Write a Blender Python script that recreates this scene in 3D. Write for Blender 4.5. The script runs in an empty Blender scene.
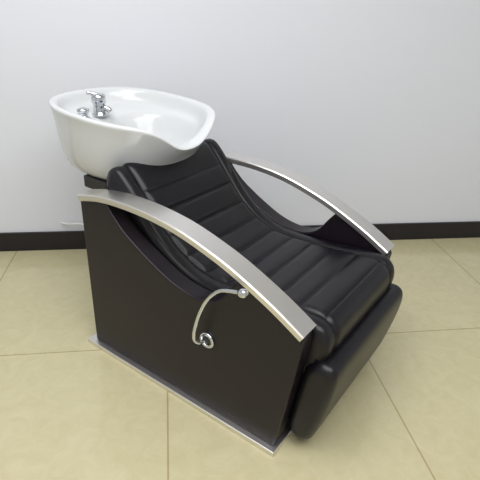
import bpy, bmesh, math
from mathutils import Vector, Matrix
scene=bpy.context.scene
scene.view_settings.view_transform='Standard'
# ---------------- helpers
def mat(name,col,rough=.5,metal=0,**kw):
    m=bpy.data.materials.new(name); m.use_nodes=True
    nt=m.node_tree; b=nt.nodes['Principled BSDF']
    b.inputs['Base Color'].default_value=(*col,1); b.inputs['Roughness'].default_value=rough
    b.inputs['Metallic'].default_value=metal
    for k,v in kw.items(): b.inputs[k].default_value=v
    return m
def noise_bump(m,scale,strength,dist=.001,stretch=(1,1,1)):
    nt=m.node_tree; b=nt.nodes['Principled BSDF']
    tc=nt.nodes.new('ShaderNodeTexCoord'); mp=nt.nodes.new('ShaderNodeMapping'); mp.inputs['Scale'].default_value=stretch
    n=nt.nodes.new('ShaderNodeTexNoise'); n.inputs['Scale'].default_value=scale; n.inputs['Detail'].default_value=4
    bp=nt.nodes.new('ShaderNodeBump'); bp.inputs['Strength'].default_value=strength; bp.inputs['Distance'].default_value=dist
    nt.links.new(tc.outputs['Object'],mp.inputs[0]); nt.links.new(mp.outputs[0],n.inputs['Vector'])
    nt.links.new(n.outputs[0],bp.inputs['Height']); nt.links.new(bp.outputs[0],b.inputs['Normal'])
    return n,mp
leather=mat('black_leather',(.004,.0035,.006),.36,**{'Specular IOR Level':.42}); noise_bump(leather,180,.35,.0007)
panelm=mat('black_panel_vinyl',(.0085,.005,.009),.38,**{'Specular IOR Level':.38}); noise_bump(panelm,150,.5,.0008)
steel=mat('brushed_steel',(.80,.78,.76),.36,1.0); noise_bump(steel,60,.2,.0003,(1,40,1))
chrome=mat('chrome',(.62,.64,.67),.08,1.0)
ceramic=mat('white_ceramic',(.69,.71,.72),.12); 
blackm=mat('black_metal',(.02,.02,.02),.4)
hosem=mat('white_hose',(.75,.75,.76),.4)

chair=bpy.data.objects.new('salon_shampoo_chair',None); scene.collection.objects.link(chair)
A=(-0.316,1.624)
chair.location=(A[0],A[1],0); chair.rotation_euler=(0,0,math.atan2(-.693,.721))
def loc(x,y,z):
    dx,dy=x-A[0],y-A[1]; return (dx*.721-dy*.693,dx*.693+dy*.721,z)

def finish(name,bm,m,smooth=True,parent=chair,bevel=0,seg=3,subsurf=0):
    bmesh.ops.recalc_face_normals(bm,faces=bm.faces)
    me=bpy.data.meshes.new(name); bm.to_mesh(me); bm.free()
    for p in me.polygons: p.use_smooth=smooth
    me.materials.append(m)
    o=bpy.data.objects.new(name,me); scene.collection.objects.link(o)
    if parent: o.parent=parent
    if bevel:
        b=o.modifiers.new('bev','BEVEL'); b.width=bevel; b.segments=seg; b.limit_method='ANGLE'; b.angle_limit=math.radians(35); b.harden_normals=False
    if subsurf:
        s=o.modifiers.new('sub','SUBSURF'); s.levels=subsurf; s.render_levels=subsurf
    if smooth and bevel:
        w=o.modifiers.new('wn','WEIGHTED_NORMAL'); w.keep_sharp=False
    return o
def box(name,lo,hi,m,parent=chair,bevel=0,seg=3):
    bm=bmesh.new(); bmesh.ops.create_cube(bm,size=1)
    for v in bm.verts:
        v.co=Vector([(lo[i]+hi[i])/2+v.co[i]*(hi[i]-lo[i]) for i in range(3)])
    return finish(name,bm,m,bool(bevel),parent,bevel,seg)
def catmull(pts,n=8,closed=False):
    out=[];N=len(pts)
    P=[Vector(p) for p in pts]
    rng=range(N) if closed else range(N-1)
    for i in rng:
        if closed: p0,p1,p2,p3=P[i-1],P[i],P[(i+1)%N],P[(i+2)%N]
        else: p0,p1,p2,p3=P[max(i-1,0)],P[i],P[i+1],P[min(i+2,N-1)]
        for k in range(n):
            t=k/n
            out.append(.5*((2*p1)+(-p0+p2)*t+(2*p0-5*p1+4*p2-p3)*t*t+(-p0+3*p1-3*p2+p3)*t**3))
    if not closed: out.append(P[-1])
    return out
def extrude_profile(name,prof,w0,w1,m,bevel=0,seg=3,parent=chair):
    bm=bmesh.new()
    a=[bm.verts.new((p[0],w0,p[1])) for p in prof]; b=[bm.verts.new((p[0],w1,p[1])) for p in prof]
    n=len(prof)
    bm.faces.new(a); bm.faces.new(b[::-1])
    for i in range(n): bm.faces.new((a[i],b[i],b[(i+1)%n],a[(i+1)%n]))
    return finish(name,bm,m,True,parent,bevel,seg)
def loft(name,rings,m,cap0=True,cap1=True,parent=chair,subsurf=0):
    bm=bmesh.new(); R=[[bm.verts.new(p) for p in r] for r in rings]; n=len(rings[0])
    for j in range(len(R)-1):
        for i in range(n): bm.faces.new((R[j][i],R[j][(i+1)%n],R[j+1][(i+1)%n],R[j+1][i]))
    if cap0: bm.faces.new(R[0])
    if cap1: bm.faces.new(R[-1][::-1])
    return finish(name,bm,m,True,parent,0,3,subsurf)
def tube(name,pts,r,m,seg=14,sm=8,parent=chair):
    P=catmull(pts,sm) if sm>1 else [Vector(p) for p in pts]
    rings=[]; up=Vector((.13,.2,1)).normalized(); prev=None
    for i,p in enumerate(P):
        t=(P[min(i+1,len(P)-1)]-P[max(i-1,0)]).normalized()
        if prev is None: x=t.cross(up).normalized()
        else: x=(prev-t*prev.dot(t)).normalized()
        prev=x; y=t.cross(x)
        rr=r(i/(len(P)-1)) if callable(r) else r
        rings.append([p+(x*math.cos(a)+y*math.sin(a))*rr for a in [2*math.pi*k/seg for k in range(seg)]])
    return loft(name,rings,m,parent=parent)
def lathe(name,prof,origin,axis,m,seg=32,parent=chair):
    ax=Vector(axis).normalized(); q=Vector((0,0,1)).rotation_difference(ax); o=Vector(origin)
    rings=[[o+q@Vector((r*math.cos(2*math.pi*k/seg),r*math.sin(2*math.pi*k/seg),h)) for k in range(seg)] for r,h in prof]
    return loft(name,rings,m,parent=parent)

# ---------------- chair
W=.69
arm_top=[(-.002,.652),(.1,.675),(.21,.684),(.34,.682),(.47,.666),(.6,.632),(.70,.596),(.82,.541),(.918,.486)]
AT=catmull([(a,b,0) for a,b in arm_top],6)
def arm(name,w0,w1,th=.024):
    rings=[]
    c=.004
    for i,p in enumerate(AT):
        t=(AT[min(i+1,len(AT)-1)]-AT[max(i-1,0)]).normalized(); n=Vector((-t.y,t.x))
        def q(w,d): return (p.x-n.x*d,w,p.y-n.y*d)
        rings.append([q(w0+c,0),q(w1-c,0),q(w1,c),q(w1,th-c),q(w1-c,th),q(w0+c,th),q(w0,th-c),q(w0,c)])
    o=loft(name,rings,steel)
    for p in o.data.polygons: p.use_smooth=False
    return o
arm('arm_near',-.006,.073); arm('arm_far',W-.073,W+.006)
under=[(p.x,p.y-.0235) for p in AT]
def panel_profile():
    pr=[(0,.018),(0,.635)]
    pr+=[u for u in under if .02<u[0]<.13]
    pr+=[(p.x,p.y) for p in catmull([(.14,.652,0),(.175,.612,0),(.22,.572,0),(.28,.535,0),(.338,.504,0),(.42,.467,0),(.5,.449,0),(.57,.452,0),(.625,.480,0),(.665,.535,0),(.69,.568,0)],4)]
    pr+=[u for u in under if .71<u[0]<.91]
    pr+=[(.915,.455),(.905,.36),(.885,.2),(.858,.018)]
    return pr
PP=panel_profile()
extrude_profile('side_panel_near',PP,.0,.064,panelm,.016,5)
extrude_profile('side_panel_far',PP,W-.064,W,panelm,.016,5)
body=[(.015,.018),(.015,.6),(.1,.6),(.22,.50),(.34,.42),(.5,.37),(.86,.37),(.84,.018)]
extrude_profile('seat_body',body,.06,W-.06,panelm,.005,2)
box('base_plate',(-.03,-.022,0),(.872,W+.022,.018),steel,bevel=.003,seg=2)
# cushion with channel quilting
top=[(.06,.66),(.060,.71),(.083,.742),(.118,.743),(.155,.713),(.21,.650),(.30,.548),(.38,.490),(.46,.458),(.55,.450),(.70,.458),(.85,.474),(.915,.472),(.948,.448),(.958,.405),(.948,.35),(.93,.33)]
C=catmull([(a,b,0) for a,b in top],14)
L=[0]
for i in range(1,len(C)): L.append(L[-1]+(C[i]-C[i-1]).length)
tot=L[-1]
def samp(l):
    for i in range(1,len(L)):
        if L[i]>=l-1e-9:
            f=(l-L[i-1])/(L[i]-L[i-1]); p=C[i-1].lerp(C[i],f); t=(C[i]-C[i-1]).normalized(); return p,t
    return C[-1],(C[-1]-C[-2]).normalized()
w0,w1=.066,W-.066
qs,qe=.225,tot-.17
pitch=(qe-qs)/9
bm=bmesh.new(); grid=[]
NL=360; NW=80
for i in range(NL+1):
    l=tot*i/NL; p,t=samp(l); n=Vector((-t.y,t.x)); row=[]
    for j in range(NW+1):
        w=w0+(w1-w0)*j/NW; e=min(w-w0,w1-w)
        d=0
        r=.024
        if e<r: d-=r-math.sqrt(max(0,r*r-(r-e)**2))
        d-=.007*math.exp(-((e-.062)/.005)**2)
        if qs<=l<=qe and e>.062:
            ph=(l-qs)/pitch; x=abs((ph%1)-.5)*2
            k=min(1,(e-.062)/.02)
            d+=k*(.014*math.sqrt(max(0,1-x**3.4))-.007)
        elif e>.062:
            k=min(1,(e-.062)/.02); d+=k*.006
        elif e<.062: d+=.004*math.sin(math.pi*e/.062)
        row.append(bm.verts.new((p.x+n.x*d,w,p.y+n.y*d)))
    grid.append(row)
for i in range(NL):
    for j in range(NW): bm.faces.new((grid[i][j],grid[i][j+1],grid[i+1][j+1],grid[i+1][j]))
lowpts=[(.06,.65),(.10,.62),(.22,.50),(.34,.42),(.5,.37),(.86,.34),(.93,.325)]
LP=catmull([(a,b,0) for a,b in lowpts],10)
def lowsamp(f):
    x=f*(len(LP)-1); i=min(int(x),len(LP)-2); return LP[i].lerp(LP[i+1],x-i)
for jj,w in ((0,w0),(NW,w1)):
    lowrow=[bm.verts.new((lowsamp(i/NL).x,w,lowsamp(i/NL).y)) for i in range(NL+1)]
    for i in range(NL): bm.faces.new((grid[i][jj],grid[i+1][jj],lowrow[i+1],lowrow[i]))
finish('quilted_cushion',bm,leather)
box('seat_front_panel',(.83,.068,.28),(.915,W-.068,.37),leather,bevel=.02,seg=4)
# footrest: soft padded slab
fc=[(.905,.335),(.935,.362),(.975,.366),(1.000,.345),(1.002,.29),(.985,.19),(.962,.09),(.945,.050),(.915,.038),(.882,.05),(.868,.09),(.878,.19),(.895,.29)]
FP=[(p.x,p.y) for p in catmull([(a,b,0) for a,b in fc],5,True)]
fcx=.937; fcz=.20
rings=[]
f0,f1=.048,W-.045; rr=.03
stops=[(f0+rr*(1-math.cos(math.pi/2*k/8)),rr*(1-math.sin(math.pi/2*k/8))) for k in range(0,9)]
mid=[(f0+rr+(f1-f0-2*rr)*k/10,0) for k in range(1,10)]
end=[(f1-(w-f0),i) for w,i in stops[::-1]]
for w,ins in stops+mid+end:
    R=[]
    for x,z in FP:
        dx=x-fcx-(z-fcz)*.18; dz=z-fcz
        sx=1-ins/.058; sz=1-ins/.165
        R.append((fcx+dz*sz*.18+dx*sx,w,fcz+dz*sz))
    rings.append(R)
loft('footrest_pad',rings,leather)
for k,w in (('near',.18),('far',.48)):
    box('footrest_hinge_'+k,(.84,w,.2),(.885,w+.03,.24),steel,bevel=.002)
# lever
pts=[(.735,-.04,.570),(.70,-.04,.562),(.665,-.04,.550),(.638,-.04,.528),(.610,-.04,.490),(.587,-.04,.44),(.571,-.04,.39),(.560,-.038,.345),(.558,-.033,.315),(.566,-.02,.300),(.575,.005,.300)]
tube('recline_lever_rod',pts,.006,chrome,sm=8)
lathe('recline_lever_knob',[(.004,-.014),(.011,-.012),(.013,-.004),(.013,.006),(.010,.012),(.003,.014)],(.738,-.04,.571),(1,0,.3),chrome)
R=[]
for i in range(40):
    a=2*math.pi*i/40; c=Vector((.584+.023*math.cos(a),-.003,.308+.023*math.sin(a)))
    R.append([c+Vector((math.cos(a),0,math.sin(a)))*.006*math.cos(b)+Vector((0,1,0))*.006*math.sin(b) for b in [2*math.pi*k/10 for k in range(10)]])
R.append(R[0])
loft('lever_escutcheon',R,chrome,False,False)
lathe('lever_bushing',[(.018,.001),(.018,-.003),(.008,-.004)],(.584,0,.308),(0,1,0),blackm)
# basin support
box('basin_bracket',(-.16,.14,.60),(.06,.55,.648),blackm,bevel=.006)
box('bracket_post',(-.02,.10,.50),(.03,.59,.64),blackm,bevel=.004)
# water hose to wall
tube('water_hose',[loc(-.585,2.44,.165),loc(-.54,2.425,.163),loc(-.46,2.40,.170),loc(-.36,2.33,.155),loc(-.24,2.15,.10),loc(-.12,1.98,.12),(-.03,.345,.15),(.02,.345,.16)],.006,hosem)
# ---------------- basin
cy=.345
def ring(a,b,z,cx,notch,dip,n=2.5,tilt=1):
    out=[]
    for k in range(96):
        th=2*math.pi*k/96; c,s=math.cos(th),math.sin(th)
        x=a*math.copysign(abs(c)**(2/n),c); y=b*math.copysign(abs(s)**(2/n),s)
        g=math.exp(-(abs(y)/.14)**2.6)*max(0,c)**.5 if c>0 else 0
        X=cx+x-notch*g
        out.append((X,cy+y,z-dip*g-.045*tilt*(X+.05)))
    return out
rings=[ring(.05,.05,.640,-.12,0,0,tilt=0),ring(.17,.16,.640,-.12,0,0,tilt=0),ring(.215,.20,.650,-.125,0,0,tilt=.1),ring(.242,.222,.680,-.12,0,0,tilt=.3),
 ring(.265,.24,.735,-.108,0,0,tilt=.6),ring(.285,.252,.795,-.093,.005,.03,tilt=.8),ring(.302,.261,.85,-.08,.015,.065),ring(.312,.268,.880,-.075,.022,.085),
 ring(.318,.272,.890,-.075,.024,.094),ring(.317,.271,.898,-.075,.026,.096),ring(.308,.262,.902,-.075,.030,.096),ring(.292,.246,.899,-.075,.037,.094),
 ring(.284,.238,.886,-.075,.042,.085),ring(.276,.231,.86,-.073,.045,.062),ring(.262,.219,.842,-.066,.042,.045),ring(.212,.200,.836,-.010,.035,.042),
 ring(.197,.188,.818,-.004,.025,.030),ring(.178,.170,.77,-.004,0,.01,tilt=.6),ring(.145,.138,.715,-.015,0,0,tilt=.3),ring(.09,.085,.690,-.03,0,0,2.1,tilt=0),ring(.02,.02,.683,-.03,0,0,2,tilt=0)]
loft('wash_basin',rings,ceramic,subsurf=1)
lathe('basin_drain',[(.028,.0),(.028,.004),(.018,.005),(.016,.002)],(-.03,cy,.685),(0,0,1),chrome)
# faucet
fx,fy=-.225,.30; fz=.843
lathe('faucet_body',[(.031,0),(.031,.006),(.025,.010),(.024,.046),(.028,.050),(.028,.072),(.023,.082),(.006,.084)],(fx,fy,fz),(0,0,1),chrome)
tube('faucet_lever',[(fx+.005,fy+.005,fz+.076),(fx-.02,fy-.014,fz+.083),(fx-.036,fy-.025,fz+.085)],.008,chrome,sm=4)
tube('faucet_spout',[(fx,fy,fz+.030),(fx+.028,fy+.016,fz+.028),(fx+.038,fy+.022,fz+.016)],.011,chrome,sm=4)
lathe('sprayer_socket',[(.028,0),(.028,.006),(.020,.010),(.019,.024),(.023,.026),(.023,.036),(.010,.042)],(fx+.012,fy-.088,fz+.002),(0,0,1),chrome)

# ---------------- room
def plane(name,co,m):
    bm=bmesh.new(); bm.faces.new([bm.verts.new(c) for c in co]); 
    me=bpy.data.meshes.new(name); bm.to_mesh(me); bm.free(); me.materials.append(m)
    o=bpy.data.objects.new(name,me); scene.collection.objects.link(o); return o
wallm=mat('wall_paint',(.78,.80,.86),.6); noise_bump(wallm,90,.08,.001)
ceil=mat('ceiling_paint',(.85,.85,.85),.8)
floorm=mat('floor_tile',(.5,.45,.28),.13)
nt=floorm.node_tree; b=nt.nodes['Principled BSDF']
geo=nt.nodes.new('ShaderNodeTexCoord'); mp=nt.nodes.new('ShaderNodeMapping')
mp.inputs['Location'].default_value=(.03+8*.808,-1.573+8*.88,0)
br=nt.nodes.new('ShaderNodeTexBrick'); br.offset=0; br.squash=1
br.inputs['Scale'].default_value=1; br.inputs['Brick Width'].default_value=.808; br.inputs['Row Height'].default_value=.88
br.inputs['Mortar Size'].default_value=.003; br.inputs['Mortar Smooth'].default_value=.1
br.inputs['Color1'].default_value=(1,1,1,1); br.inputs['Color2'].default_value=(.97,.97,.96,1); br.inputs['Mortar'].default_value=(.66,.60,.50,1)
n1=nt.nodes.new('ShaderNodeTexNoise'); n1.inputs['Scale'].default_value=14; n1.inputs['Detail'].default_value=8; n1.inputs['Roughness'].default_value=.65; n1.inputs['Distortion'].default_value=1.2
cr=nt.nodes.new('ShaderNodeValToRGB'); cr.color_ramp.elements[0].position=.3; cr.color_ramp.elements[1].position=.7
cr.color_ramp.elements[0].color=(.53,.48,.29,1); cr.color_ramp.elements[1].color=(.595,.545,.35,1)
mx=nt.nodes.new('ShaderNodeMix'); mx.data_type='RGBA'; mx.blend_type='MULTIPLY'; mx.inputs[0].default_value=1
nt.links.new(geo.outputs['Object'],mp.inputs[0]); nt.links.new(mp.outputs[0],br.inputs['Vector'])
nt.links.new(geo.outputs['Object'],n1.inputs['Vector']); nt.links.new(n1.outputs[0],cr.inputs[0])
nt.links.new(cr.outputs[0],mx.inputs[6]); nt.links.new(br.outputs[0],mx.inputs[7]); nt.links.new(mx.outputs[2],b.inputs['Base Color'])
YW=2.453; X0,X1,Y0,ZC=-2.6,3.2,-2.2,2.8
plane('floor',[(X0,Y0,0),(X1,Y0,0),(X1,YW,0),(X0,YW,0)],floorm)
plane('ceiling',[(X0,Y0,ZC),(X0,YW,ZC),(X1,YW,ZC),(X1,Y0,ZC)],ceil)
plane('wall_back',[(X0,YW,0),(X1,YW,0),(X1,YW,ZC),(X0,YW,ZC)],wallm)
plane('wall_left',[(X0,Y0,0),(X0,YW,0),(X0,YW,ZC),(X0,Y0,ZC)],wallm)
plane('wall_right',[(X1,Y0,0),(X1,Y0,ZC),(X1,YW,ZC),(X1,YW,0)],wallm)
plane('wall_front',[(X0,Y0,0),(X0,Y0,ZC),(X1,Y0,ZC),(X1,Y0,0)],wallm)
bbm=mat('baseboard_black',(.010,.008,.012),.3)
box('baseboard_back',(X0,YW-.012,0),(X1,YW,.108),bbm,parent=None)
box('baseboard_left',(X0,Y0,0),(X0+.012,YW-.012,.108),bbm,parent=None)
box('baseboard_right',(X1-.012,Y0,0),(X1,YW-.012,.108),bbm,parent=None)
# lights
def area(name,loc,rot,sx,sy,e,col=(1,1,1)):
    l=bpy.data.lights.new(name,'AREA'); l.shape='RECTANGLE'; l.size=sx; l.size_y=sy; l.energy=e; l.color=col
    o=bpy.data.objects.new(name,l); o.location=loc; o.rotation_euler=rot; scene.collection.objects.link(o)
area('ceiling_light_front',(.3,-.1,ZC-.02),(0,0,0),2.8,1.6,68,(.99,.99,1))
area('ceiling_light_left',(-.6,1.1,ZC-.02),(0,0,0),1.4,1.0,24,(.97,.98,1))
w=bpy.data.worlds.new('World'); scene.world=w; w.use_nodes=True
w.node_tree.nodes['Background'].inputs[0].default_value=(.9,.93,1,1); w.node_tree.nodes['Background'].inputs[1].default_value=.3
# camera
cam=bpy.data.cameras.new('Camera'); cam.lens=36; cam.sensor_width=36; co=bpy.data.objects.new('Camera',cam); scene.collection.objects.link(co)
f=Vector((.1406,.8765,-.4562)).normalized(); r=Vector((.9897,-.1406,.0417)); r=(r-f*r.dot(f)).normalized(); u=r.cross(f)
M=Matrix((r,u,-f)).transposed().to_4x4(); M.translation=(0,0,1.3); co.matrix_world=M
scene.camera=co
